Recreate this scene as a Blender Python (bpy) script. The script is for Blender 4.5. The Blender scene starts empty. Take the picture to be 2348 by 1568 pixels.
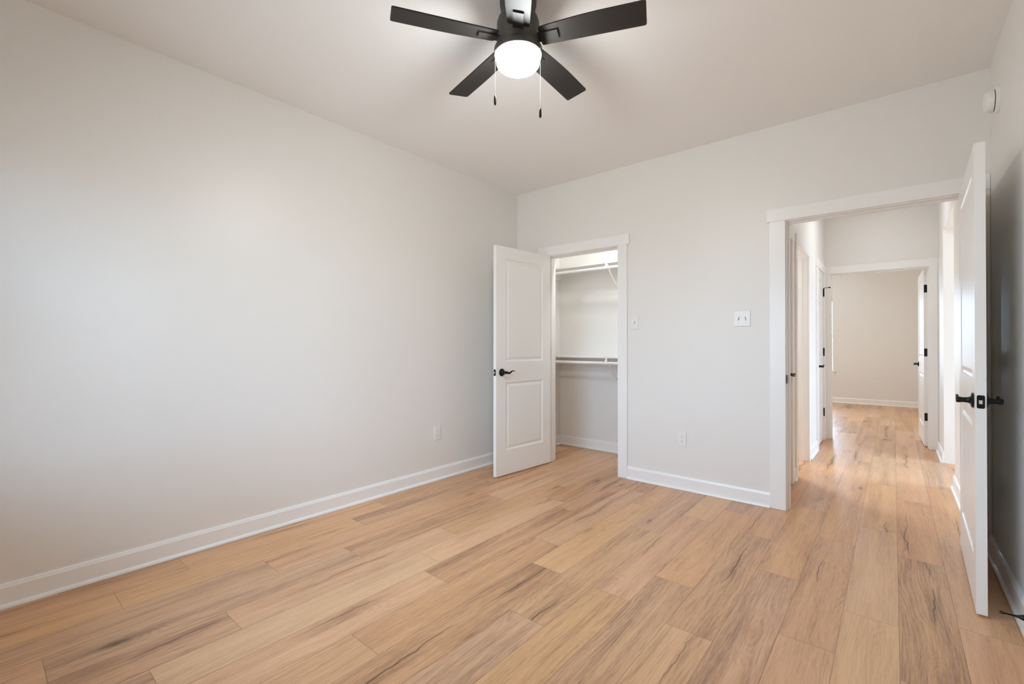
import bpy, bmesh, math, random
from mathutils import Vector, Matrix
S = bpy.context.scene
C = S.collection
PI = math.pi
R = math.radians
random.seed(7)

# ------------------------------------------------------------------ camera, world, lights, exposure
cam_data = bpy.data.cameras.new('camera')
cam_data.sensor_fit = 'HORIZONTAL'
cam_data.sensor_width = 36.0
cam_data.lens = 16.0228
cam_data.clip_start = 0.02
cam = bpy.data.objects.new('camera', cam_data)
C.objects.link(cam)
YAW, PITCH, ROLL = 0.696996726, 0.00575438985, 0.000527215822
F = Vector((-math.sin(YAW) * math.cos(PITCH), math.cos(YAW) * math.cos(PITCH), math.sin(PITCH)))
RT = Vector((math.cos(YAW), math.sin(YAW), 0))
UP = RT.cross(F)
RT2 = RT * math.cos(ROLL) + UP * math.sin(ROLL)
UP2 = UP * math.cos(ROLL) - RT * math.sin(ROLL)
M = Matrix((RT2, UP2, -F)).transposed().to_4x4()
M.translation = Vector((3.03993071, -3.71822834, 1.17047087))
cam.matrix_world = M
S.camera = cam

S.view_settings.view_transform = 'Standard'
S.view_settings.look = 'None'
S.view_settings.gamma = 1.0
S.view_settings.use_curve_mapping = False
S.view_settings.exposure = 0.09
S.cycles.max_bounces = 16
S.cycles.diffuse_bounces = 10
S.cycles.glossy_bounces = 6
S.cycles.sample_clamp_indirect = 4.0
S.cycles.caustics_reflective = False
S.cycles.caustics_refractive = False
S.cycles.blur_glossy = 1.0

SKY = (7.0, 10.0, 13.5)        # overcast sky above the horizon
GROUND = (4.5, 5.1, 5.5)       # light ground below it
world = bpy.data.worlds.new('world')
S.world = world
world.use_nodes = True
wt = world.node_tree
bg = wt.nodes['Background']
wtc = wt.nodes.new('ShaderNodeTexCoord')
wsp = wt.nodes.new('ShaderNodeSeparateXYZ')
wmr = wt.nodes.new('ShaderNodeMapRange')
wmr.inputs[1].default_value = -0.04
wmr.inputs[2].default_value = 0.04
wmx = wt.nodes.new('ShaderNodeMix')
wmx.data_type = 'RGBA'
wmx.inputs[6].default_value = (*GROUND, 1)
wmx.inputs[7].default_value = (*SKY, 1)
wt.links.new(wtc.outputs['Generated'], wsp.inputs[0])
wt.links.new(wsp.outputs[2], wmr.inputs[0])
wt.links.new(wmr.outputs[0], wmx.inputs[0])
wt.links.new(wmx.outputs[2], bg.inputs[0])
bg.inputs[1].default_value = 1.0

def portal(name, loc, direction, sx, sy):
    """marks a window opening through which the sky lights a room"""
    d = bpy.data.lights.new(name, 'AREA')
    d.shape = 'RECTANGLE'
    d.size, d.size_y = sx, sy
    d.cycles.is_portal = True
    o = bpy.data.objects.new(name, d)
    C.objects.link(o)
    o.location = loc
    o.rotation_euler = Vector(direction).to_track_quat('-Z', 'Z').to_euler()
    return o


portal('daylight_bedroom', (1.12, -4.36, 1.35), (0, 1, 0), 1.72, 1.46)
portal('daylight_far_bedroom', (1.5465, 7.74, 1.36), (0, -1, 0), 1.093, 1.44)
portal('daylight_living', (6.34, 1.9, 1.35), (-1, 0, 0), 2.4, 1.9)
FAN_GLOW = 138.0
CLOSET_GLOW = 290.0
HALL_GLOW = 15.0
BATH_GLOW = 135.0
FAR_GLOW = 150.0
LIVING_GLOW = 6.0
FAN_COL = (0.95, 1.0, 1.0)
CLOSET_COL = (0.95, 0.97, 1.0)
HALL_COL = (0.87, 0.92, 1.0)
BATH_COL = (0.92, 0.97, 1.0)
FAR_COL = (0.88, 0.97, 1.0)
LIVING_COL = (1.0, 0.97, 0.95)

H = 2.743          # ceiling height
W = 3.4626         # bedroom width
WT = 0.119         # wall thickness


# ------------------------------------------------------------------ materials
def node_mat(name):
    m = bpy.data.materials.new(name)
    m.use_nodes = True
    nt = m.node_tree
    b = nt.nodes['Principled BSDF']
    return m, nt, b


def link(nt, a, b):
    nt.links.new(a, b)


def paint(name, col, rough, bump_scale, bump_str, dist=0.001, spec=0.5, vary=0.0):
    m, nt, b = node_mat(name)
    b.inputs['Base Color'].default_value = (*col, 1)
    b.inputs['Roughness'].default_value = rough
    b.inputs['Specular IOR Level'].default_value = spec
    tc = nt.nodes.new('ShaderNodeTexCoord')
    n = nt.nodes.new('ShaderNodeTexNoise')
    n.inputs['Scale'].default_value = bump_scale
    n.inputs['Detail'].default_value = 2.0
    link(nt, tc.outputs['Object'], n.inputs['Vector'])
    bp = nt.nodes.new('ShaderNodeBump')
    bp.inputs['Strength'].default_value = bump_str
    bp.inputs['Distance'].default_value = dist
    link(nt, n.outputs['Fac'], bp.inputs['Height'])
    link(nt, bp.outputs['Normal'], b.inputs['Normal'])
    return m


def solid(name, col, rough, metal=0.0, spec=0.5, noise=0.0):
    m, nt, b = node_mat(name)
    b.inputs['Roughness'].default_value = rough
    b.inputs['Metallic'].default_value = metal
    b.inputs['Specular IOR Level'].default_value = spec
    tc = nt.nodes.new('ShaderNodeTexCoord')
    n = nt.nodes.new('ShaderNodeTexNoise')
    n.inputs['Scale'].default_value = 40
    link(nt, tc.outputs['Object'], n.inputs['Vector'])
    mx = nt.nodes.new('ShaderNodeMix')
    mx.data_type = 'RGBA'
    mx.inputs[6].default_value = (*[c * (1 - noise) for c in col], 1)
    mx.inputs[7].default_value = (*[min(1, c * (1 + noise)) for c in col], 1)
    link(nt, n.outputs['Fac'], mx.inputs[0])
    link(nt, mx.outputs[2], b.inputs['Base Color'])
    return m


def glow(name, col, strength):
    m, nt, b = node_mat(name)
    b.inputs['Base Color'].default_value = (0.9, 0.9, 0.88, 1)
    b.inputs['Emission Color'].default_value = (*col, 1)
    b.inputs['Emission Strength'].default_value = strength
    b.inputs['Roughness'].default_value = 0.3
    return m


def glass_mat(name):
    m, nt, b = node_mat(name)
    nt.nodes.remove(b)
    out = nt.nodes['Material Output']
    tr = nt.nodes.new('ShaderNodeBsdfTransparent')
    gl = nt.nodes.new('ShaderNodeBsdfGlossy')
    gl.inputs['Roughness'].default_value = 0.02
    fr = nt.nodes.new('ShaderNodeFresnel')
    fr.inputs['IOR'].default_value = 1.45
    mx = nt.nodes.new('ShaderNodeMixShader')
    link(nt, fr.outputs[0], mx.inputs[0])
    link(nt, tr.outputs[0], mx.inputs[1])
    link(nt, gl.outputs[0], mx.inputs[2])
    link(nt, mx.outputs[0], out.inputs['Surface'])
    return m


WALL = paint('wall_paint', (0.80, 0.784, 0.753), 0.38, 240, 0.34, 0.0016)
CEIL = paint('ceiling_paint', (0.87, 0.865, 0.855), 0.8, 90, 0.22, 0.002, spec=0.2)
TRIM = paint('trim_paint', (0.87, 0.865, 0.85), 0.28, 60, 0.02, 0.0005)
DOORP = paint('door_paint', (0.85, 0.845, 0.825), 0.30, 60, 0.03, 0.0005)
BLACK = solid('matte_black_metal', (0.012, 0.012, 0.012), 0.35, 0.6, noise=0.2)
RUBBER = solid('black_rubber', (0.012, 0.012, 0.012), 0.6, noise=0.2)
FANM = solid('fan_black_finish', (0.066, 0.058, 0.051), 0.5, 0.1, noise=0.1)
BLADE = solid('fan_blade_finish', (0.019, 0.0165, 0.0145), 0.55, spec=0.35, noise=0.15)
PLAST = solid('white_plastic', (0.82, 0.82, 0.80), 0.3, noise=0.02)
SLOT = solid('dark_slot', (0.05, 0.05, 0.048), 0.7, noise=0.1)
SLOTG = solid('grey_slot', (0.22, 0.22, 0.21), 0.6, noise=0.1)
STEEL = solid('satin_steel', (0.75, 0.73, 0.70), 0.25, 1.0, noise=0.05)
CHAIN = solid('chain_metal', (0.16, 0.14, 0.12), 0.5, 0.6, noise=0.05)
WIRE = solid('white_enamel', (0.84, 0.84, 0.83), 0.25, noise=0.02)
GLOBE = glow('frosted_glass_lit', FAN_COL, FAN_GLOW)
CBULB = glow('closet_bulb_lit', CLOSET_COL, CLOSET_GLOW)
HFILL = glow('hall_fill_glow', HALL_COL, HALL_GLOW)
BBULB = glow('bath_light_lit', BATH_COL, BATH_GLOW)
RFILL = glow('far_fill_glow', FAR_COL, FAR_GLOW)
LFILL = glow('living_fill_glow', LIVING_COL, LIVING_GLOW)
GLASS = glass_mat('window_glass')


def wood_floor():
    m, nt, b = node_mat('oak_plank_floor')
    N = nt.nodes

    def mth(op, a, bb=None, c=None, clamp=False):
        n = N.new('ShaderNodeMath')
        n.operation = op
        n.use_clamp = clamp
        for i, v in enumerate((a, bb, c)):
            if v is None:
                continue
            if isinstance(v, (int, float)):
                n.inputs[i].default_value = v
            else:
                link(nt, v, n.inputs[i])
        return n.outputs[0]

    def ss(v, a, bb):                # smoothstep a..bb
        n = N.new('ShaderNodeMapRange')
        n.interpolation_type = 'SMOOTHSTEP'
        link(nt, v, n.inputs[0])
        n.inputs[1].default_value = a
        n.inputs[2].default_value = bb
        return n.outputs[0]

    def vec(x, y, z):
        n = N.new('ShaderNodeCombineXYZ')
        for i, v in enumerate((x, y, z)):
            if isinstance(v, (int, float)):
                n.inputs[i].default_value = v
            else:
                link(nt, v, n.inputs[i])
        return n.outputs[0]

    def noise(v, scale=1.0, detail=2.0, rough=0.5, dist=0.0):
        n = N.new('ShaderNodeTexNoise')
        link(nt, v, n.inputs['Vector'])
        n.inputs['Scale'].default_value = scale
        n.inputs['Detail'].default_value = detail
        n.inputs['Roughness'].default_value = rough
        n.inputs['Distortion'].default_value = dist
        return n.outputs['Fac']

    uvn = N.new('ShaderNodeUVMap')
    uvn.uv_map = 'plank'
    sep = N.new('ShaderNodeSeparateXYZ')
    link(nt, uvn.outputs[0], sep.inputs[0])
    u, v = sep.outputs[0], sep.outputs[1]        # metres: across, along
    at = N.new('ShaderNodeAttribute')
    at.attribute_name = 'board'
    sa = N.new('ShaderNodeSeparateXYZ')
    link(nt, at.outputs['Vector'], sa.inputs[0])
    r1, r2, r3 = sa.outputs
    ou = mth('MULTIPLY_ADD', r1, 37.0, u)
    ov = mth('MULTIPLY_ADD', r2, 53.0, v)
    oz = mth('MULTIPLY', r3, 11.0)
    # low-frequency waviness of the grain
    wv = noise(vec(mth('MULTIPLY', ou, 4.0), mth('MULTIPLY', ov, 0.85), oz), 1.0, 2.0)
    # knots
    vo = N.new('ShaderNodeTexVoronoi')
    vo.inputs['Scale'].default_value = 1.0
    link(nt, vec(mth('MULTIPLY', ou, 6.5), mth('MULTIPLY', ov, 2.0), oz), vo.inputs['Vector'])
    kd = vo.outputs['Distance']
    ksel = N.new('ShaderNodeSeparateXYZ')
    link(nt, vo.outputs['Color'], ksel.inputs[0])
    kon = ss(ksel.outputs[0], 0.62, 0.66)
    kin = mth('MULTIPLY', mth('SUBTRACT', 1.0, ss(kd, 0.0, 0.55)), kon)
    jit = mth('MULTIPLY_ADD', noise(vec(mth('MULTIPLY', ou, 30), mth('MULTIPLY', ov, 14), oz), 1, 3), 0.16, mth('SUBTRACT', kd, 0.08))
    kcore = mth('MULTIPLY', mth('SUBTRACT', 1.0, ss(jit, 0.01, 0.15)), kon)
    # growth-ring lines, bending round the knots
    fld = mth('ADD', mth('MULTIPLY', ou, 42.0), mth('MULTIPLY', wv, 15.0))
    fld = mth('ADD', fld, mth('MULTIPLY', kin, 5.5))
    rings = mth('SINE', mth('MULTIPLY', fld, 2 * PI * 1.15))
    rings = mth('MULTIPLY_ADD', rings, 0.5, 0.5)
    # medium streaks and fine pores
    su = mth('ADD', ou, mth('MULTIPLY', wv, 0.06))
    st = noise(vec(mth('MULTIPLY', su, 30.0), mth('MULTIPLY', ov, 1.3), oz), 1.0, 5.0, 0.66)
    pm = ss(noise(vec(mth('MULTIPLY', ou, 7.0), mth('MULTIPLY', ov, 1.3), mth('ADD', oz, 2.2)), 1.0, 2.0), 0.35, 0.65)
    fine = noise(vec(mth('MULTIPLY', su, 170.0), mth('MULTIPLY', ov, 7.0), oz), 1.0, 2.0, 0.6)
    pore = noise(vec(mth('MULTIPLY', su, 420.0), mth('MULTIPLY', ov, 22.0), oz), 1.0, 1.0)
    # drifting tone
    dr = noise(vec(mth('MULTIPLY', ou, 13.0), mth('MULTIPLY', ov, 0.8), oz), 1.0, 3.0)
    # dark checks along the grain
    vv = mth('ADD', v, mth('MULTIPLY', r1, 7.3))
    wob = noise(vec(mth('MULTIPLY', vv, 2.3), mth('MULTIPLY', r2, 31.0), 3.1), 1.0, 4.0, 0.62)
    lane = mth('ADD', mth('MULTIPLY_ADD', r2, 0.11, 0.035), mth('MULTIPLY', mth('SUBTRACT', wob, 0.5), 0.11))
    far = mth('ABSOLUTE', mth('SUBTRACT', u, lane))
    run = noise(vec(mth('MULTIPLY', vv, 1.5), mth('MULTIPLY', r3, 27.0), 7.7), 1.0, 1.0)
    run = mth('MULTIPLY', ss(run, 0.47, 0.66), ss(r1, 0.30, 0.34))
    wide = mth('MULTIPLY_ADD', run, 0.0042, 0.0006)
    crack = mth('MULTIPLY', mth('SUBTRACT', 1.0, mth('DIVIDE', far, wide), None, True), ss(run, 0.02, 0.22))
    halo = mth('MULTIPLY', mth('SUBTRACT', 1.0, ss(far, 0.0, 0.040)), run)
    # combine to one tone value, 0 dark .. 1 light
    t = mth('MULTIPLY_ADD', st, 0.58, 0.21)
    t = mth('ADD', t, mth('MULTIPLY', mth('SUBTRACT', dr, 0.5), 0.55))
    t = mth('ADD', t, mth('MULTIPLY', mth('MULTIPLY', mth('SUBTRACT', rings, 0.5), pm), 0.10))
    t = mth('ADD', t, mth('MULTIPLY', mth('SUBTRACT', fine, 0.5), 0.50))
    t = mth('ADD', t, mth('MULTIPLY', mth('SUBTRACT', pore, 0.5), 0.30))
    t = mth('ADD', t, mth('MULTIPLY', mth('SUBTRACT', r3, 0.5), 0.27))
    t = mth('SUBTRACT', t, mth('MULTIPLY', kin, 0.12))
    t = mth('SUBTRACT', t, mth('MULTIPLY', kcore, 0.30))
    t = mth('SUBTRACT', t, mth('MULTIPLY', halo, 0.16))
    t = mth('SUBTRACT', t, mth('MULTIPLY', crack, 0.55), None, True)
    cr = N.new('ShaderNodeValToRGB')
    e = cr.color_ramp.elements
    e[0].position = 0.0
    e[0].color = (0.175, 0.092, 0.049, 1)
    e[1].position = 1.0
    e[1].color = (0.80, 0.50, 0.265, 1)
    for p, c in ((0.22, (0.37, 0.197, 0.098, 1)), (0.45, (0.585, 0.325, 0.158, 1)), (0.65, (0.69, 0.402, 0.200, 1))):
        x = e.new(p)
        x.color = c
    link(nt, t, cr.inputs[0])
    # a little grey/pink drift from board to board
    hs = N.new('ShaderNodeHueSaturation')
    link(nt, cr.outputs[0], hs.inputs['Color'])
    link(nt, mth('MULTIPLY_ADD', r1, 0.14, 0.86), hs.inputs['Saturation'])
    link(nt, mth('MULTIPLY_ADD', r2, 0.008, 0.494), hs.inputs['Hue'])
    # joints: edge distance carried in a second UV map (0..1 across the board)
    uvj = N.new('ShaderNodeUVMap')
    uvj.uv_map = 'joint'
    sj = N.new('ShaderNodeSeparateXYZ')
    link(nt, uvj.outputs[0], sj.inputs[0])
    du = mth('MULTIPLY', mth('MINIMUM', sj.outputs[0], mth('SUBTRACT', 1.0, sj.outputs[0])), PW)
    dv = mth('MULTIPLY', mth('MINIMUM', sj.outputs[1], mth('SUBTRACT', 1.0, sj.outputs[1])), PL)
    dj = mth('MINIMUM', du, dv)
    gap = mth('SUBTRACT', 1.0, ss(dj, 0.0003, 0.0020))
    mx = N.new('ShaderNodeMix')
    mx.data_type = 'RGBA'
    link(nt, mth('MULTIPLY', gap, 0.55), mx.inputs[0])
    link(nt, hs.outputs[0], mx.inputs[6])
    mx.inputs[7].default_value = (0.10, 0.052, 0.032, 1)
    link(nt, mx.outputs[2], b.inputs['Base Color'])
    link(nt, mth('MULTIPLY_ADD', fine, 0.10, 0.28), b.inputs['Roughness'])
    b.inputs['Specular IOR Level'].default_value = 0.32
    bp = N.new('ShaderNodeBump')
    bp.inputs['Strength'].default_value = 0.25
    bp.inputs['Distance'].default_value = 0.0006
    hgt = mth('SUBTRACT', mth('MULTIPLY', fine, 0.5), mth('MULTIPLY', gap, 1.2))
    hgt = mth('SUBTRACT', hgt, mth('MULTIPLY', crack, 0.5))
    link(nt, hgt, bp.inputs['Height'])
    link(nt, bp.outputs['Normal'], b.inputs['Normal'])
    return m


PW, PL = 0.1883, 1.213
OAK = wood_floor()


# ------------------------------------------------------------------ mesh helpers
def box(bm, x0, x1, y0, y1, z0, z1):
    vs = [bm.verts.new(p) for p in ((x0, y0, z0), (x1, y0, z0), (x1, y1, z0), (x0, y1, z0),
                                    (x0, y0, z1), (x1, y0, z1), (x1, y1, z1), (x0, y1, z1))]
    for f in ((3, 2, 1, 0), (4, 5, 6, 7), (0, 1, 5, 4), (1, 2, 6, 5), (2, 3, 7, 6), (3, 0, 4, 7)):
        bm.faces.new([vs[i] for i in f])
    return vs


def bbox(x0, x1, y0, y1, z0, z1, bev=0.0, seg=2):
    bm = bmesh.new()
    box(bm, x0, x1, y0, y1, z0, z1)
    if bev:
        bmesh.ops.bevel(bm, geom=list(bm.edges), offset=bev, segments=seg, affect='EDGES', profile=0.5)
    return bm


def axes(d):
    d = Vector(d).normalized()
    a = Vector((0, 0, 1)) if abs(d.z) < 0.9 else Vector((1, 0, 0))
    u = d.cross(a).normalized()
    return d, u, d.cross(u).normalized()


def lathe(bm, prof, o=(0, 0, 0), axis=(0, 0, 1), n=40):
    """prof = [(radius, height along axis)]"""
    d, u, w = axes(axis)
    o = Vector(o)
    prev = None
    for r, h in prof:
        if r < 1e-6:
            ring = [bm.verts.new(o + d * h)]
        else:
            ring = [bm.verts.new(o + d * h + (u * math.cos(2 * PI * i / n) + w * math.sin(2 * PI * i / n)) * r) for i in range(n)]
        if prev is not None:
            if len(prev) == 1 and len(ring) > 1:
                for i in range(n):
                    bm.faces.new((prev[0], ring[i], ring[(i + 1) % n]))
            elif len(ring) == 1 and len(prev) > 1:
                for i in range(n):
                    bm.faces.new((prev[(i + 1) % n], prev[i], ring[0]))
            elif len(ring) > 1:
                for i in range(n):
                    bm.faces.new((prev[i], ring[i], ring[(i + 1) % n], prev[(i + 1) % n]))
        prev = ring
    return bm


def tube(bm, pts, radii, n=12, ref=None, flat=1.0):
    """swept tube; radii numbers or (ra, rb) pairs"""
    pts = [Vector(p) for p in pts]
    rings = []
    for k, p in enumerate(pts):
        t = (pts[min(k + 1, len(pts) - 1)] - pts[max(k - 1, 0)]).normalized()
        a = Vector(ref) if ref else (Vector((0, 0, 1)) if abs(t.z) < 0.9 else Vector((1, 0, 0)))
        u = (a - t * a.dot(t)).normalized()
        w = t.cross(u)
        r = radii[k] if isinstance(radii, (list, tuple)) else radii
        ra, rb = r if isinstance(r, (list, tuple)) else (r, r)
        rings.append([bm.verts.new(p + u * ra * math.cos(2 * PI * i / n) + w * rb * math.sin(2 * PI * i / n)) for i in range(n)])
    for a, b_ in zip(rings, rings[1:]):
        for i in range(n):
            bm.faces.new((a[i], a[(i + 1) % n], b_[(i + 1) % n], b_[i]))
    bm.faces.new(list(reversed(rings[0])))
    bm.faces.new(rings[-1])
    return bm


def prism(bm, poly, tf, t0, t1):
    """poly 2-D points extruded from t0 to t1; tf(x, y, t) -> 3-D"""
    a = [bm.verts.new(tf(x, y, t0)) for x, y in poly]
    b_ = [bm.verts.new(tf(x, y, t1)) for x, y in poly]
    n = len(poly)
    bm.faces.new(list(reversed(a)))
    bm.faces.new(b_)
    for i in range(n):
        bm.faces.new((a[i], a[(i + 1) % n], b_[(i + 1) % n], b_[i]))
    return bm


def obj(name, bm, m, parent=None, smooth=False, label=None):
    bmesh.ops.recalc_face_normals(bm, faces=list(bm.faces))
    me = bpy.data.meshes.new(name)
    bm.to_mesh(me)
    bm.free()
    me.materials.append(m)
    if smooth:
        me.shade_smooth()
        try:
            me.set_sharp_from_angle(angle=R(38))
        except Exception:
            pass
    o = bpy.data.objects.new(name, me)
    C.objects.link(o)
    if parent:
        o.parent = parent
    if label:
        o['label'] = label
    return o


def empty(name, loc=(0, 0, 0), rz=0.0):
    o = bpy.data.objects.new(name, None)
    o.empty_display_size = 0.1
    C.objects.link(o)
    o.location = loc
    o.rotation_euler = (0, 0, rz)
    return o


def tag(o, label, cat, group=None, kind=None):
    o['label'] = label
    o['category'] = cat
    if group:
        o['group'] = group
    if kind:
        o['kind'] = kind
    return o


def struct(o, label, cat):
    return tag(o, label, cat, None, 'structure')


def dup(root, loc, rz):
    r = root.copy()
    C.objects.link(r)
    r.location = loc
    r.rotation_euler = (0, 0, rz)
    for ch in list(root.children):
        c = ch.copy()
        C.objects.link(c)
        c.parent = r
        for g in ch.children:
            d = g.copy()
            C.objects.link(d)
            d.parent = c
    return r


# ------------------------------------------------------------------ shell
TOP = H + 0.06


def wall_run(bm, axis, a0, a1, t0, t1, holes=()):
    """wall along axis 'x' or 'y' from a0..a1, thickness t0..t1, holes (h0,h1,z0,z1)"""
    def put(p0, p1, z0, z1):
        if p1 - p0 < 1e-5 or z1 - z0 < 1e-5:
            return
        if axis == 'x':
            box(bm, p0, p1, t0, t1, z0, z1)
        else:
            box(bm, t0, t1, p0, p1, z0, z1)
    cur = a0
    for h0, h1, z0, z1 in sorted(holes):
        put(cur, h0, -0.03, TOP)
        put(h0, h1, -0.03, z0)
        put(h0, h1, z1, TOP)
        cur = h1
    put(cur, a1, -0.03, TOP)
    return bm


def wall(name, label, *runs):
    bm = bmesh.new()
    for r in runs:
        wall_run(bm, *r)
    return struct(obj(name, bm, WALL), label, 'wall')


JT = 0.015                                   # jamb board thickness
CX0, CW, DH = 0.398, 0.760, 2.045            # closet opening
EX0, EW = 2.461, 0.914                       # entry opening
HX0, HX1 = 2.376, 3.420                      # hall
FY0, FY1 = 3.200, 3.319                      # wall at the hall's end
CLB = 0.795                                  # closet back wall
WIN1 = (0.26, 1.98, 0.62, 2.08)
WIN2 = (1.0, 2.098, 0.64, 2.08)


def hole(x0, w):
    return (x0 - JT, x0 + w + JT, -0.03, DH + JT)


wall('wall_left', 'long plain off-white bedroom wall with one outlet low down', ('y', -4.34, 0.915, -0.12, 0.0))
wall('wall_back', 'off-white bedroom wall holding the closet doorway and the hall doorway', ('x', 0.0, W + 0.12, 0.0, WT, [hole(CX0, CW), hole(EX0, EW)]))
wall('wall_right', 'shaded bedroom wall behind the open entry door', ('y', -4.34, 0.0, W, W + 0.12))
wall('wall_front', 'bedroom wall with the window behind the viewer', ('x', -0.12, W + 0.12, -4.34, -4.22, [WIN1]))
wall('wall_closet', 'plain wall at the back of the closet behind the shelves', ('x', 0.0, HX0 - WT, CLB, CLB + 0.12), ('y', WT, CLB, 1.90, 2.0))
wall('wall_hall_left', 'left hall wall with two closed doors and a lit doorway', ('y', WT, FY0, HX0 - WT, HX0, [hole(0.16, 0.55), hole(1.0, 0.70), hole(2.45, 0.60)]))
wall('wall_hall_right', 'right hall wall with a wide uncased opening', ('y', WT, FY0, HX1, HX1 + WT, [(1.45, 2.50, -0.03, 2.312)]))
wall('wall_hall_end', 'wall at the end of the hall above and beside the far bedroom doorway', ('x', 0.3, 4.07, FY0, FY1, [hole(2.437, 0.908)]))
wall('wall_far_bedroom', 'beige wall seen through the far bedroom doorway', ('x', 0.18, 4.07, 7.6, 7.72, [WIN2]))
wall('wall_far_bedroom_side', 'side walls of the far bedroom', ('y', FY1, 7.6, 3.95, 4.07), ('y', FY1, 7.6, 0.18, 0.30))
wall('wall_bath', 'walls of the small lit room off the hall', ('y', 0.915, FY0, 0.8, 0.9))
wall('wall_living', 'walls of the bright room off the hall to the right', ('y', -0.1, 4.6, 6.2, 6.32, [(0.7, 3.1, 0.4, 2.3)]), ('x', W + 0.12, 6.32, -0.1, 0.0), ('x', 4.07, 6.32, 4.5, 4.6))
bm = bmesh.new()
box(bm, -0.12, 6.32, -4.34, 7.72, H, H + 0.1)
struct(obj('ceiling', bm, CEIL), 'flat off-white textured ceiling above the fan', 'ceiling')

# floor: one mesh of boards running away from the front wall; each board has its own number and UVs
bm = bmesh.new()
uvl = bm.loops.layers.uv.new('plank')
jl = bm.loops.layers.uv.new('joint')
bl = bm.faces.layers.float_vector.new('board')
known = {12: -0.615, 13: -1.066, 14: -1.60, 15: -1.235, 16: -0.27 - 1.35 + 0.0, 17: -1.08, 2: -1.473, 3: -3.535, 4: -2.989, 5: -2.081, 1: -3.27, 0: -2.973, 8: -0.555}
tone = {13: {-1: 0.2}, 14: {0: 0.45}}
rnd = random.Random(21)
for k in range(-1, 34):
    x0 = 0.041 + k * PW
    off = known.get(k, rnd.uniform(-PL, 0))
    j = -4
    y = off - 4 * PL
    while y < 7.75:
        y0, y1 = y, y + PL
        r = (rnd.random(), rnd.random(), rnd.random())
        if k == 13 and abs(y0 - (off - PL)) < 0.01:
            r = (r[0], r[1], 0.15)
        ya, yb = max(y0, -4.34), min(y1, 7.72)
        xa, xb = max(x0, -0.12), min(x0 + PW, 6.32)
        if yb > ya and xb > xa:
            vs = [bm.verts.new(p) for p in ((xa, ya, 0), (xb, ya, 0), (xb, yb, 0), (xa, yb, 0))]
            f = bm.faces.new(vs)
            f[bl] = Vector(r)
            for lp in f.loops:
                c = lp.vert.co
                lp[uvl].uv = (c.x - x0, c.y - y0)
                lp[jl].uv = ((c.x - x0) / PW, (c.y - y0) / PL)
        y = y1
struct(obj('floor', bm, OAK), 'oak-look plank floor running out through the hall', 'floor')
bm = bmesh.new()
box(bm, -0.2, 6.4, -4.4, 7.8, -0.12, -0.031)
struct(obj('floor_slab', bm, WALL), 'concrete slab below the plank floor', 'floor')


# ------------------------------------------------------------------ windows
def window(name, axis_y, inward, win, label, f=0.045):
    """window in a wall along x; axis_y = inner wall face, inward = +1 if the room lies at larger y"""
    x0, x1, z0, z1 = win
    o = struct(empty(name, ((x0 + x1) / 2, axis_y, z0)), label, 'window')
    w = (x1 - x0) / 2
    h = z1 - z0
    d = -inward
    def yb(a, b):
        return (min(a * d, b * d), max(a * d, b * d))
    bm = bmesh.new()
    ya, yb_ = yb(0.06, 0.11)
    for a, b, c, e in ((-w, -w + f, 0, h), (w - f, w, 0, h), (-w + f, w - f, 0, f), (-w + f, w - f, h - f, h), (-w + f, w - f, h / 2 - 0.02, h / 2 + 0.02), (-0.025, 0.025, f, h - f)):
        box(bm, a, b, ya, yb_, c, e)
    obj('window_frame', bm, TRIM, o)
    bm = bmesh.new()
    ya, yb_ = yb(0.083, 0.087)
    for a, b in ((-w + f, -0.025), (0.025, w - f)):
        for c, e in ((f, h / 2 - 0.02), (h / 2 + 0.02, h - f)):
            box(bm, a, b, ya, yb_, c, e)
    obj('window_pane', bm, GLASS, o)
    bm = bmesh.new()
    ya, yb_ = yb(-0.035, 0.06)
    box(bm, -w - 0.045, w + 0.045, ya, yb_, -0.02, 0.004)
    obj('window_sill', bm, TRIM, o)
    bm = bmesh.new()
    ya, yb_ = yb(-0.016, 0.0)
    box(bm, -w - 0.025, w + 0.025, ya, yb_, -0.085, -0.02)
    obj('window_apron', bm, TRIM, o)


window('window_1', -4.22, 1, WIN1, 'bedroom window in the wall behind the viewer')
window('window_2', 7.6, -1, WIN2, 'far bedroom window just past the left edge of the doorway', 0.018)


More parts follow.
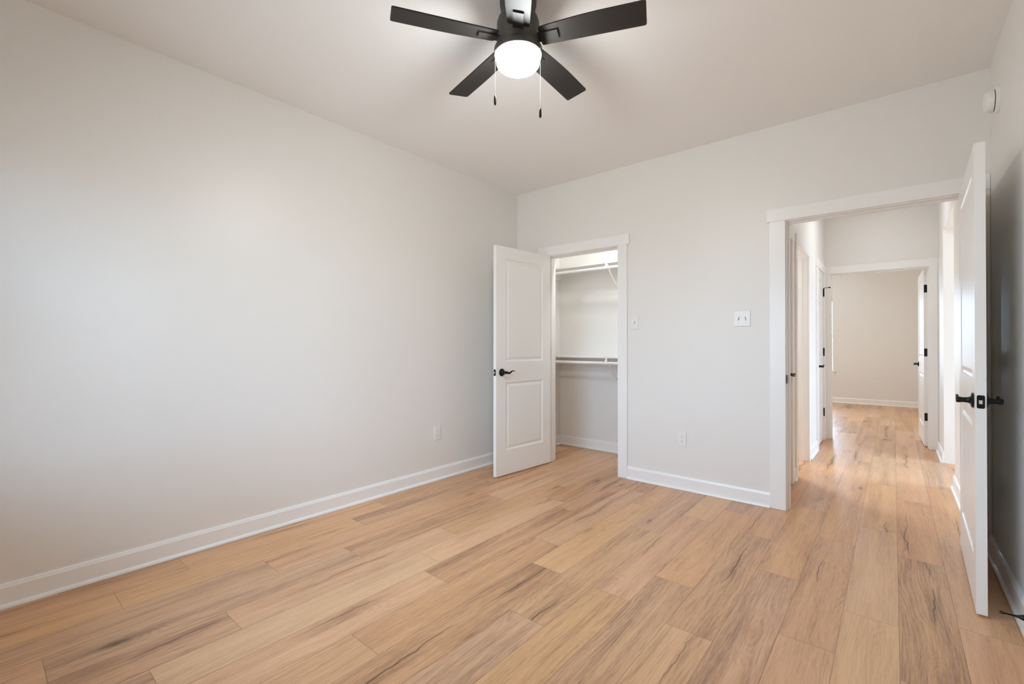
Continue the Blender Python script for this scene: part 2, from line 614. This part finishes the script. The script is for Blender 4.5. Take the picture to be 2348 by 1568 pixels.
# ------------------------------------------------------------------ door frames and casings
def frame(name, loc, rz, w, label, cl=0.085, cr=0.085, el=0.02, er=0.02, back=True, strike=None, stop=0.043):
    """local x across the opening, y into the wall, room face at y = 0"""
    o = struct(empty(name, loc, rz), label, 'door frame')
    bm = bmesh.new()
    box(bm, -JT + 0.0005, 0, 0.0, WT, 0, DH)
    box(bm, w, w + JT - 0.0005, 0.0, WT, 0, DH)
    box(bm, -JT + 0.0005, w + JT - 0.0005, 0.0, WT, DH, DH + JT - 0.0005)
    obj('jamb', bm, TRIM, o)
    bm = bmesh.new()
    box(bm, 0, 0.011, stop, stop + 0.032, 0, DH)
    box(bm, w - 0.011, w, stop, stop + 0.032, 0, DH)
    box(bm, 0.011, w - 0.011, stop, stop + 0.032, DH - 0.011, DH)
    obj('door_stop_strip', bm, TRIM, o)
    rv = 0.005
    hz = DH + 0.006
    sides = [(-0.018, -0.0, -0.021)]
    if back:
        sides.append((WT, WT + 0.018, WT + 0.021))
    for ya, yb, yh in sides:
        b = bbox(-rv - cl, -rv, ya, yb, 0.001, hz, 0.0015, 1)
        obj('casing_leg', b, TRIM, o)
        b = bbox(w + rv, w + rv + cr, ya, yb, 0.001, hz, 0.0015, 1)
        obj('casing_leg', b, TRIM, o)
        b = bbox(-rv - cl - el, w + rv + cr + er, min(ya, yh), max(yb, yh) if ya > 0 else yb, hz, hz + 0.090, 0.0015, 1)
        obj('casing_header', b, TRIM, o)
    if strike is not None:
        sx, yl = strike
        s = 1 if sx == 0 else -1
        bm = bmesh.new()
        xa, xb = (0.0002, 0.003) if sx == 0 else (w - 0.003, w - 0.0002)
        box(bm, xa, xb, yl, yl + 0.036, 0.897, 0.957)
        obj('strike_plate', bm, BLACK, o, label='black metal strike plate')
    return o


frame('trim_1', (CX0, 0, 0), 0, CW, 'white casing and jambs around the closet doorway', cl=0.089, cr=0.089, strike=(1, 0.008))
frame('trim_2', (EX0, 0, 0), 0, EW, 'wide white casing and jambs around the hall doorway', cl=0.099, cr=0.0815, er=0.0, el=0.016, strike=(0, -0.016), back=True)
frame('trim_3', (2.437, FY0, 0), 0, 0.908, 'white casing around the far bedroom doorway at the end of the hall', cl=0.0555, cr=0.069, el=0, er=0, strike=(0, 0.08), stop=0.045)
frame('trim_4', (HX0, 0.16, 0), PI / 2, 0.55, 'white casing around the first closed door in the hall', cl=0.035, cr=0.085, el=0, er=0.01, back=False, stop=0.052)
frame('trim_5', (HX0, 1.0, 0), PI / 2, 0.70, 'white casing around the lit open doorway in the hall', cl=0.085, cr=0.085, el=0.01, er=0.012)
frame('trim_6', (HX0, 2.45, 0), PI / 2, 0.60, 'white casing around the closed hall door beside the far doorway', cl=0.085, cr=0.085, er=0.0, el=0.02, back=False, stop=0.052)


# ------------------------------------------------------------------ baseboards
def base(name, label, runs, m=TRIM):
    """runs: (p0, p1, normal) along the wall face p0->p1, normal pointing into the room"""
    o = struct(empty(name, (runs[0][0][0], runs[0][0][1], 0)), label, 'baseboard')
    ox, oy = runs[0][0]
    for p0, p1, nx, ny in runs:
        dx, dy = p1[0] - p0[0], p1[1] - p0[1]
        L = math.hypot(dx, dy)
        dx, dy = dx / L, dy / L

        def tf(a, z, t):
            return Vector((p0[0] - ox + dx * t + nx * a, p0[1] - oy + dy * t + ny * a, z))
        bm = bmesh.new()
        prism(bm, [(0, 0.001), (0.014, 0.001), (0.014, 0.090), (0.0115, 0.0945), (0.0085, 0.104), (0.005, 0.107), (0, 0.107)], tf, 0, L)
        b = obj('board', bm, m, o)
        bm = bmesh.new()
        q = [(0.0141, 0.001)] + [(0.0141 + 0.0135 * math.cos(a), 0.001 + 0.018 * math.sin(a)) for a in [R(x) for x in (0, 15, 30, 45, 60, 75, 90)]]
        prism(bm, q, tf, 0, L)
        obj('shoe_molding', bm, m, o, smooth=True)
    return o


base('baseboard_left', 'long white baseboard along the left bedroom wall', [((0, -4.22), (0, 0), 1, 0)])
base('baseboard_back', 'white baseboard along the back bedroom wall between the doorways', [((1.2525, 0), (2.3565, 0), 0, -1), ((0, 0), (0.303, 0), 0, -1)])
base('baseboard_right', 'white baseboard behind the open entry door', [((W, -4.22), (W, -0.02), -1, 0)])
base('baseboard_front', 'white baseboard under the bedroom window', [((0, -4.22), (W, -4.22), 0, 1)])
base('baseboard_closet', 'white baseboard inside the closet', [((0, CLB), (1.9, CLB), 0, -1), ((0, WT), (0, CLB), 1, 0)])
base('baseboard_hall_left', 'white baseboard pieces on the left hall wall', [((HX0, 1.792), (HX0, 2.358), 1, 0), ((HX0, 0.802), (HX0, 0.908), 1, 0)])
base('baseboard_hall_right', 'white baseboard pieces on the right hall wall', [((HX1, 2.50), (HX1, FY0), -1, 0), ((HX1, WT), (HX1, 1.45), -1, 0)])
base('baseboard_far', 'white baseboard along the far bedroom wall', [((0.3, 7.6), (3.95, 7.6), 0, -1), ((3.95, FY1), (3.95, 7.6), -1, 0)])
base('baseboard_bath', 'white baseboard in the small lit room off the hall', [((0.9, 0.915), (0.9, FY0), 1, 0)])


# ------------------------------------------------------------------ doors
V0, V1 = 0.008, 0.043


def lever(parent, u, z, yface, out, toward):
    """rosette + wavy lever; out = sign of local y pointing away from the slab, toward = sign of local x the lever points to"""
    bm = bmesh.new()
    lathe(bm, [(0, 0.0), (0.033, 0.0), (0.034, 0.003), (0.0325, 0.006), (0.028, 0.0085), (0.018, 0.0105), (0.0145, 0.014), (0.0120, 0.020), (0.0112, 0.036), (0.0125, 0.040), (0.0135, 0.052), (0.011, 0.056), (0, 0.057)],
          (u, yface, z), (0, out, 0), 32)
    h = obj('lever_handle', bm, BLACK, parent, smooth=True, label='black wavy lever handle')
    bm = bmesh.new()
    pr = [(-0.012, 0.000, 0.0105, 0.0085), (0.0, 0.0, 0.0120, 0.009), (0.018, -0.001, 0.0115, 0.008), (0.036, -0.005, 0.0105, 0.0075), (0.050, -0.006, 0.0095, 0.007),
          (0.064, -0.001, 0.0080, 0.0065), (0.076, 0.007, 0.0065, 0.006), (0.088, 0.012, 0.0050, 0.0055), (0.100, 0.0125, 0.0042, 0.005), (0.110, 0.010, 0.0036, 0.0045), (0.118, 0.005, 0.0028, 0.004)]
    tube(bm, [(u + toward * a, yface + out * 0.048, z + b) for a, b, c, d in pr], [(c, d) for a, b, c, d in pr], 14, ref=(0, 0, 1))
    obj('lever', bm, BLACK, h, smooth=True)
    return h


def ring_face(bm, y, out, rect, prof):
    """panel moulding: successive inset rings; prof = (inset, depth below the face)"""
    u0, u1, z0, z1 = rect
    rings = []
    for i, dp in prof:
        yy = y - out * dp
        rings.append([bm.verts.new(p) for p in ((u0 + i, yy, z0 + i), (u1 - i, yy, z0 + i), (u1 - i, yy, z1 - i), (u0 + i, yy, z1 - i))])
    for a, b in zip(rings, rings[1:]):
        for k in range(4):
            bm.faces.new((a[k], a[(k + 1) % 4], b[(k + 1) % 4], b[k]))
    bm.faces.new(rings[-1])


PROF = [(0, 0), (0.004, 0.0045), (0.011, 0.0075), (0.016, 0.0080), (0.019, 0.0080), (0.036, 0.0030), (0.040, 0.0022)]


def door(name, pin, ang, s, w, label, stile, hinge_dark=True, levers=(True, True), lever_z=0.925, hinges=True, z0=0.013, z1=2.044):
    o = struct(empty(name, (pin[0], pin[1], 0), ang), label, 'door')
    ua, ub = 0.003, 0.003 + w
    ya, yb = s * V0, s * V1
    pan = [(ua + stile, ub - stile, 0.229, 0.832), (ua + stile, ub - stile, 1.018, 1.936)]
    bm = bmesh.new()
    us = [ua, ua + stile, ub - stile, ub]
    zs = [z0, 0.229, 0.832, 1.018, 1.936, z1]
    for y, out in ((ya, -s), (yb, s)):
        for i in range(3):
            for j in range(5):
                if i == 1 and j in (1, 3):
                    ring_face(bm, y, out, (us[1], us[2], zs[j], zs[j + 1]), PROF)
                    continue
                bm.faces.new([bm.verts.new(p) for p in ((us[i], y, zs[j]), (us[i + 1], y, zs[j]), (us[i + 1], y, zs[j + 1]), (us[i], y, zs[j + 1]))])
    for u in (ua, ub):
        for j in range(5):
            bm.faces.new([bm.verts.new(p) for p in ((u, ya, zs[j]), (u, yb, zs[j]), (u, yb, zs[j + 1]), (u, ya, zs[j + 1]))])
    for z in (z0, z1):
        for i in range(3):
            bm.faces.new([bm.verts.new(p) for p in ((us[i], ya, z), (us[i + 1], ya, z), (us[i + 1], yb, z), (us[i], yb, z))])
    bmesh.ops.remove_doubles(bm, verts=list(bm.verts), dist=1e-5)
    obj('door_slab', bm, DOORP, o, label='white two-panel slab')
    uh = ub - 0.068
    if levers[0]:
        lever(o, uh, lever_z, ya, -s, -1)
    if levers[1]:
        lever(o, uh, lever_z, yb, s, -1)
    # latch plate on the free edge
    bm = bmesh.new()
    ym = (ya + yb) / 2
    poly = []
    hw, hh, cr = 0.0125, 0.0285, 0.006
    for cx, cz, a0 in ((hw - cr, hh - cr, 0), (-hw + cr, hh - cr, 90), (-hw + cr, -hh + cr, 180), (hw - cr, -hh + cr, 270)):
        for q in range(5):
            a = R(a0 + q * 22.5)
            poly.append((cx + cr * math.cos(a), cz + cr * math.sin(a)))
    prism(bm, poly, lambda x, y, t: Vector((ub + t, ym + x, lever_z + y)), -0.002, 0.0012)
    lp = obj('latch_plate', bm, BLACK, o, label='black latch plate on the door edge')
    bm = bmesh.new()
    prism(bm, [(-0.0065, 0), (0.0065, 0), (0.0065, 0.004), (0.004, 0.0105), (-0.0065, 0.0115)], lambda x, y, t: Vector((ub + 0.0012 + y, ym - s * x, lever_z + t)), -0.008, 0.008)
    obj('latch_bolt', bm, STEEL, lp, label='steel latch bolt')
    for sz in (-0.021, 0.021):
        bm = bmesh.new()
        lathe(bm, [(0, 0), (0.0038, 0), (0.0034, 0.0012), (0, 0.0014)], (ub + 0.0012, ym, lever_z + sz), (1, 0, 0), 12)
        obj('screw', bm, BLACK, lp)
    if hinges:
        for hz in (0.345, 1.083, 1.815):
            bm = bmesh.new()
            lathe(bm, [(0, -0.052), (0.004, -0.051), (0.0062, -0.046), (0.0062, 0.046), (0.004, 0.051), (0, 0.052)], (0, 0, hz), (0, 0, 1), 14)
            y2 = s * 0.040
            box(bm, 0.0008, 0.0032, min(0, y2), max(0, y2), hz - 0.0445, hz + 0.0445)
            obj('hinge', bm, BLACK, o, label='black butt hinge')
    return o


door('door_1', (0.394, -0.009), R(-94.45), 1, 0.742, 'open white two-panel closet door swung toward the left wall', 0.118)
door('door_2', (3.3770, -0.011), R(268.45), -1, 0.908, 'open white two-panel entry door standing near the right wall', 0.122)
door('door_3', (3.349, FY1 + 0.008), R(91.2), 1, 0.900, 'open white door inside the far bedroom with three black hinges', 0.122)
door('door_4', (HX0, 0.1605), R(90), 1, 0.543, 'first closed white door on the left hall wall', 0.118, levers=(True, False), hinges=False)
d5 = door('door_5', (HX0 + 0.007, 3.0495), R(-90), -1, 0.594, 'closed white hall door with black hinges beside the far doorway', 0.118, levers=(True, False))
bm = bmesh.new()
tube(bm, [(0, 0, 1.868), (0.0, 0.03, 1.872), (0.002, 0.055, 1.872)], 0.0035, 8)
tube(bm, [(0.002, 0.050, 1.872), (0.003, 0.068, 1.872)], 0.008, 12)
obj('hinge_pin_stop', bm, BLACK, d5, label='black hinge pin stop with a rubber tip')


# ------------------------------------------------------------------ ceiling fan
FX, FYC = 1.732, -2.114
fan = tag(empty('ceiling_fan', (FX, FYC, H)), 'dark five-blade ceiling fan with a lit frosted globe and two pull chains', 'ceiling fan')


def fz(z):
    return z - H


bm = bmesh.new()
lathe(bm, [(0, 0), (0.082, 0), (0.084, -0.006), (0.083, -0.030), (0.076, -0.060), (0.072, -0.075), (0.072, -0.082), (0, -0.082)], n=48)
obj('canopy', bm, FANM, fan, smooth=True)
bm = bmesh.new()
lathe(bm, [(0, fz(2.660)), (0.070, fz(2.660)), (0.090, fz(2.650)), (0.0965, fz(2.630)), (0.097, fz(2.580)), (0.0965, fz(2.534)), (0.094, fz(2.522)), (0, fz(2.522))], n=56)
obj('motor_housing', bm, FANM, fan, smooth=True)
bm = bmesh.new()
lathe(bm, [(0, fz(2.5215)), (0.098, fz(2.5215)), (0.106, fz(2.518)), (0.1095, fz(2.511)), (0.1095, fz(2.489)), (0.107, fz(2.4855)), (0.1030, fz(2.487)), (0.1020, fz(2.494)), (0, fz(2.494))], n=56)
obj('light_ring', bm, FANM, fan, smooth=True)
bm = bmesh.new()
prof = [(0, fz(2.4935)), (0.0975, fz(2.4935)), (0.0980, fz(2.475)), (0.0980, fz(2.455))]
for a in range(10, 91, 10):
    prof.append((0.040 + 0.058 * math.cos(R(a)), fz(2.455) - 0.034 * math.sin(R(a))))
prof.append((0, fz(2.4200)))
lathe(bm, prof, n=56)
obj('globe', bm, GLOBE, fan, smooth=True, label='glowing frosted glass globe')


def blade_bm():
    """blade along local x; y across; chord drawn clockwise edge at -y"""
    r0, r1 = 0.103, 0.562
    up, lo = [], []
    n = 14
    for i in range(n + 1):
        t = i / n
        x = r0 + (r1 - r0) * t
        # convex clockwise edge, nearly straight other edge
        lead = 0.047 + 0.017 * math.sin(min(1.0, t * 1.55) * PI / 2) - 0.003 * t
        trail = 0.050 + 0.008 * t
        up.append((x, -lead))
        lo.append((x, trail))

    def corner(p, q0, q1, rad=0.011):
        a = Vector((*p, 0))
        d0 = (Vector((*q0, 0)) - a).normalized() * rad
        d1 = (Vector((*q1, 0)) - a).normalized() * rad
        out = []
        for k in range(6):
            t = k / 5
            v = (a + d0) * (1 - t) ** 2 + a * 2 * t * (1 - t) + (a + d1) * t ** 2
            out.append((v.x, v.y))
        return out
    pts = up[1:-1] + corner(up[-1], up[-2], lo[-1]) + corner(lo[-1], up[-1], lo[-2]) + lo[-2:0:-1] + corner(lo[0], lo[1], up[0]) + corner(up[0], lo[0], up[1])
    bm = bmesh.new()
    prism(bm, pts, lambda x, y, t: Vector((x, y, t)), -0.003, 0.003)
    return bm


first = None
for k in range(5):
    a = R(21.8 + 72 * k)
    rot = Matrix.Rotation(a, 4, 'Z') @ Matrix.Rotation(R(-10.8), 4, 'X')
    if first is None:
        b = obj('blade', blade_bm(), BLADE, fan)
        bm = bmesh.new()
        box(bm, 0.080, 0.186, -0.0235, 0.0235, -0.0095, -0.0032)
        iron = obj('blade_iron', bm, BLADE, b)
        bm = bmesh.new()
        first = (b, iron)
    else:
        b = first[0].copy()
        C.objects.link(b)
        b.parent = fan
        i2 = first[1].copy()
        C.objects.link(i2)
        i2.parent = b
    b.matrix_local = Matrix.Translation((0, 0, fz(2.556))) @ rot

for sgn, zend, off in ((-1, 2.282, -0.1005), (1, 2.220, 0.0955)):
    px, py = RT.x * off, RT.y * off
    fx, fy = -F.x, -F.y
    # hang from the rim of the light ring, on the two sides seen edge-on
    rr = 0.1115
    px, py = RT.x * sgn * rr, RT.y * sgn * rr
    if sgn > 0:
        q = math.sqrt(rr * rr - 0.098 ** 2)
        px, py = RT.x * 0.098 + fx * q, RT.y * 0.098 + fy * q
    else:
        q = math.sqrt(rr * rr - 0.103 ** 2)
        px, py = -RT.x * 0.103 + fx * q, -RT.y * 0.103 + fy * q
    bm = bmesh.new()
    n = int((2.495 - zend) / 0.0022)
    tube(bm, [(px, py, fz(2.495 - 0.0022 * i)) for i in range(n + 1)], [0.0009 if i % 2 else 0.0004 for i in range(n + 1)], 6)
    ch = obj('pull_chain', bm, CHAIN, fan, label='thin metal pull chain')
    bm = bmesh.new()
    lathe(bm, [(0, 0.002), (0.0025, 0.001), (0.0042, -0.004), (0.0054, -0.012), (0.0056, -0.034), (0.0048, -0.040), (0.003, -0.043), (0, -0.0435)], (px, py, fz(zend)), n=16)
    obj('pendant', bm, BLACK, ch, smooth=True, label='small dark pull')

# ------------------------------------------------------------------ switches, outlets, detector, door stop


def plate(w, h):
    return bbox(-w / 2, w / 2, -0.0062, 0.0, -h / 2, h / 2, 0.0035, 3)


def screw_heads(parent, pts):
    for x, z in pts:
        bm = bmesh.new()
        lathe(bm, [(0, 0), (0.0035, 0), (0.003, 0.001), (0, 0.0012)], (x, -0.0062, z), (0, -1, 0), 12)
        obj('screw', bm, PLAST, parent)


def light_switch(loc, rz, n, label):
    o = tag(empty('light_switch', loc, rz), label, 'light switch')
    w = 0.070 if n == 1 else 0.116
    obj('cover_plate', plate(w, 0.117), PLAST, o)
    for i in range(n):
        cx = (i - (n - 1) / 2) * 0.046
        bm = bmesh.new()
        box(bm, cx - 0.0052, cx + 0.0052, -0.0066, -0.005, -0.0122, 0.0122)
        obj('toggle_slot', bm, SLOTG, o)
        bm = bmesh.new()
        tilt = 0.006 if i == 0 else -0.006
        prism(bm, [(-0.004, -0.0095), (0.004, -0.0095), (0.004, 0.0095), (-0.004, 0.0095)], lambda x, z, t: Vector((cx + x * (1 - 8 * t), -0.006 - t, z * (1 - 14 * t) + tilt * t / 0.015)), 0.0, 0.016)
        obj('toggle', bm, PLAST, o)
        screw_heads(o, [(cx, 0.030), (cx, -0.030)])
    return o


def outlet(loc, rz, label, first=[None]):
    if first[0] is not None:
        o = dup(first[0], loc, rz)
        o['label'] = label
        return o
    o = tag(empty('wall_outlet', loc, rz), label, 'outlet')
    first[0] = o
    obj('cover_plate', plate(0.070, 0.115), PLAST, o)
    for cz in (0.0195, -0.0195):
        bm = bmesh.new()
        pts = []
        for k in range(28):
            a = 2 * PI * k / 28
            pts.append((max(-0.0135, min(0.0135, 0.0172 * math.cos(a))), 0.0143 * math.sin(a)))
        prism(bm, pts, lambda x, z, t: Vector((x, -0.0062 - t, cz + z)), -0.002, 0.0018)
        rc = obj('receptacle', bm, PLAST, o)
        for cx, w_, h_ in ((-0.0063, 0.0022, 0.0080), (0.0063, 0.0022, 0.0065)):
            bm = bmesh.new()
            box(bm, cx - w_ / 2, cx + w_ / 2, -0.0084, -0.006, cz + 0.002 - h_ / 2, cz + 0.002 + h_ / 2)
            obj('slot', bm, SLOTG, rc)
        bm = bmesh.new()
        lathe(bm, [(0, 0), (0.0026, 0), (0.0026, 0.0024), (0, 0.0024)], (0, -0.006, cz - 0.0075), (0, -1, 0), 12)
        obj('slot', bm, SLOTG, rc)
    screw_heads(o, [(0, 0)])
    return o


light_switch((1.317, 0, 1.3625), 0, 1, 'single white toggle switch right of the closet doorway')
light_switch((2.171, 0, 1.366), 0, 2, 'double white toggle switch left of the hall doorway')
outlet((1.7255, 0, 0.409), 0, 'white outlet low on the back wall between the two doorways')
outlet((0, -1.102, 0.4035), PI / 2, 'white outlet low on the long left wall')
outlet((2.759, 7.6, 0.42), 0, 'white outlet on the far bedroom wall seen through the hall')

sd = tag(empty('smoke_detector', (W, -0.290, 2.443)), 'round white smoke detector high on the right wall', 'smoke detector')
bm = bmesh.new()
lathe(bm, [(0, 0), (0.067, 0), (0.068, 0.004), (0.066, 0.012), (0.058, 0.0165), (0, 0.0165)], axis=(-1, 0, 0), n=48)
obj('mounting_base', bm, PLAST, sd, smooth=True)
bm = bmesh.new()
lathe(bm, [(0, 0.016), (0.0545, 0.016), (0.0545, 0.0205), (0, 0.0205)], axis=(-1, 0, 0), n=48)
obj('vent_slit', bm, SLOT, sd, label='dark vent slit')
bm = bmesh.new()
lathe(bm, [(0, 0.020), (0.056, 0.020), (0.0565, 0.024), (0.054, 0.040), (0.050, 0.049), (0.044, 0.054), (0.030, 0.0565), (0, 0.057)], axis=(-1, 0, 0), n=48)
obj('body', bm, PLAST, sd, smooth=True)
bm = bmesh.new()
lathe(bm, [(0, 0.055), (0.010, 0.055), (0.010, 0.0570), (0.008, 0.0574), (0, 0.0574)], (0, -0.012, 0.004), (-1, 0, 0), 20)
obj('test_button', bm, PLAST, sd, smooth=True)

ds = tag(empty('door_stop', (W - 0.014, -0.956, 0.060)), 'thin black door stop screwed to the baseboard by the entry door', 'door stop')
bm = bmesh.new()
lathe(bm, [(0, 0), (0.0125, 0), (0.0125, 0.003), (0.0095, 0.012), (0.0050, 0.024), (0.0034, 0.036), (0.0031, 0.060), (0, 0.060)], axis=(-1, 0, 0), n=20)
obj('rod', bm, BLACK, ds, smooth=True)
bm = bmesh.new()
lathe(bm, [(0, 0.058), (0.0042, 0.058), (0.0056, 0.061), (0.0060, 0.071), (0.0048, 0.0745), (0, 0.075)], axis=(-1, 0, 0), n=20)
obj('rubber_tip', bm, RUBBER, ds, smooth=True)

# ------------------------------------------------------------------ closet fittings
SY = 0.487


def bracket_bm(zs):
    bm = bmesh.new()
    hw = 0.011
    # under-shelf arm, wall leg, diagonal brace, rod hook
    box(bm, -hw, hw, SY - CLB + 0.012, -0.001, zs - 0.022, zs - 0.0195)
    box(bm, -hw, hw, -0.004, -0.0005, zs - 0.31, zs - 0.0225)
    a = Vector((0, SY - CLB + 0.03, zs - 0.045))
    b = Vector((0, -0.006, zs - 0.295))
    tube(bm, [a, a + (b - a) * 0.25 + Vector((0, -0.006, -0.012)), a + (b - a) * 0.6 + Vector((0, -0.004, -0.010)), b], [(0.003, hw * 0.8)] * 4, 10, ref=(0, -1, 0.6))
    f = SY - CLB
    tube(bm, [(0, f - 0.0025, zs + 0.001), (0, f - 0.003, zs - 0.030), (0, f - 0.006, zs - 0.044), (0, f - 0.018, zs - 0.0505), (0, f - 0.0300, zs - 0.0545),
              (0, f - 0.0360, zs - 0.066), (0, f - 0.0345, zs - 0.078), (0, f - 0.027, zs - 0.0865)], [(0.0016, hw)] * 8, 10, ref=(0, 1, 0.05))
    box(bm, -hw * 0.8, hw * 0.8, f + 0.004, f + 0.034, zs - 0.050, zs - 0.022)
    return bm


def closet_shelf(zs, label, rod_label):
    o = tag(empty('closet_shelf', (0, CLB, 0)), label, 'shelf', 'closet shelves')
    obj('shelf_board', bbox(0.002, 1.898, SY - CLB, -0.0005, zs - 0.019, zs, 0.002, 2), TRIM, o)
    bm = bmesh.new()
    box(bm, 0.0002, 0.019, SY - CLB + 0.004, -0.0005, zs - 0.105, zs - 0.0195)
    obj('cleat', bm, TRIM, o)
    for bx in (0.78, 1.42):
        b = bracket_bm(zs)
        bmesh.ops.translate(b, verts=list(b.verts), vec=(bx, 0, 0))
        obj('bracket', b, WIRE, o, label='white metal shelf bracket')
    bm = bmesh.new()
    tube(bm, [(0.0195, SY - 0.018, zs - 0.069), (1.897, SY - 0.018, zs - 0.069)], 0.0155, 20)
    r = tag(obj('closet_rod', bm, WIRE, smooth=True), rod_label, 'closet rod', 'closet rods')
    return o


closet_shelf(2.026, 'upper white closet shelf above the doorway head', 'white hanging rod under the upper closet shelf')
closet_shelf(1.050, 'lower white closet shelf at mid height', 'white hanging rod under the lower closet shelf')


def lamp(name, loc, prof_base, prof_glow, mat, label, axis):
    o = tag(empty(name, loc), label, 'lamp')
    bm = bmesh.new()
    lathe(bm, prof_base, axis=axis, n=32)
    obj('lamp_base', bm, PLAST, o, smooth=True)
    bm = bmesh.new()
    lathe(bm, prof_glow, axis=axis, n=32)
    obj('lamp_glass', bm, mat, o, smooth=True)
    return o


ball = [(0, 0.034)] + [(0.040 * math.sin(R(a)), 0.077 - 0.040 * math.cos(R(a))) for a in range(24, 180, 12)] + [(0, 0.117)]
lamp('closet_lamp', (1.25, WT, 2.25), [(0, 0), (0.055, 0), (0.055, 0.012), (0.028, 0.02), (0.022, 0.036), (0, 0.036)], ball, CBULB, 'bare bulb on the wall inside the closet above the doorway', (0, 1, 0))
disc_b = [(0, 0), (0.16, 0), (0.16, 0.02), (0, 0.02)]
disc_g = [(0, 0.021), (0.15, 0.021), (0.145, 0.05), (0.11, 0.07), (0, 0.08)]
lamp('hall_fill_lamp', (2.90, 2.1, H), disc_b, disc_g, HFILL, 'added unseen fill lamp, a flush disc on the hall ceiling', (0, 0, -1))  # added out of view to brighten the hall
lamp('bath_lamp', (1.6, 1.8, H), disc_b, disc_g, BBULB, 'flush round lamp in the small room off the hall', (0, 0, -1))
lamp('far_bedroom_fill_lamp', (1.9, 5.3, H), disc_b, disc_g, RFILL, 'added unseen fill lamp, a flush disc on the far bedroom ceiling', (0, 0, -1))  # hidden fill, added to lift the far bedroom walls
lamp('living_fill_lamp', (4.9, 2.1, H), disc_b, disc_g, LFILL, 'added unseen fill lamp in the room right of the hall', (0, 0, -1))  # extra unseen source, added for more light through the hall opening
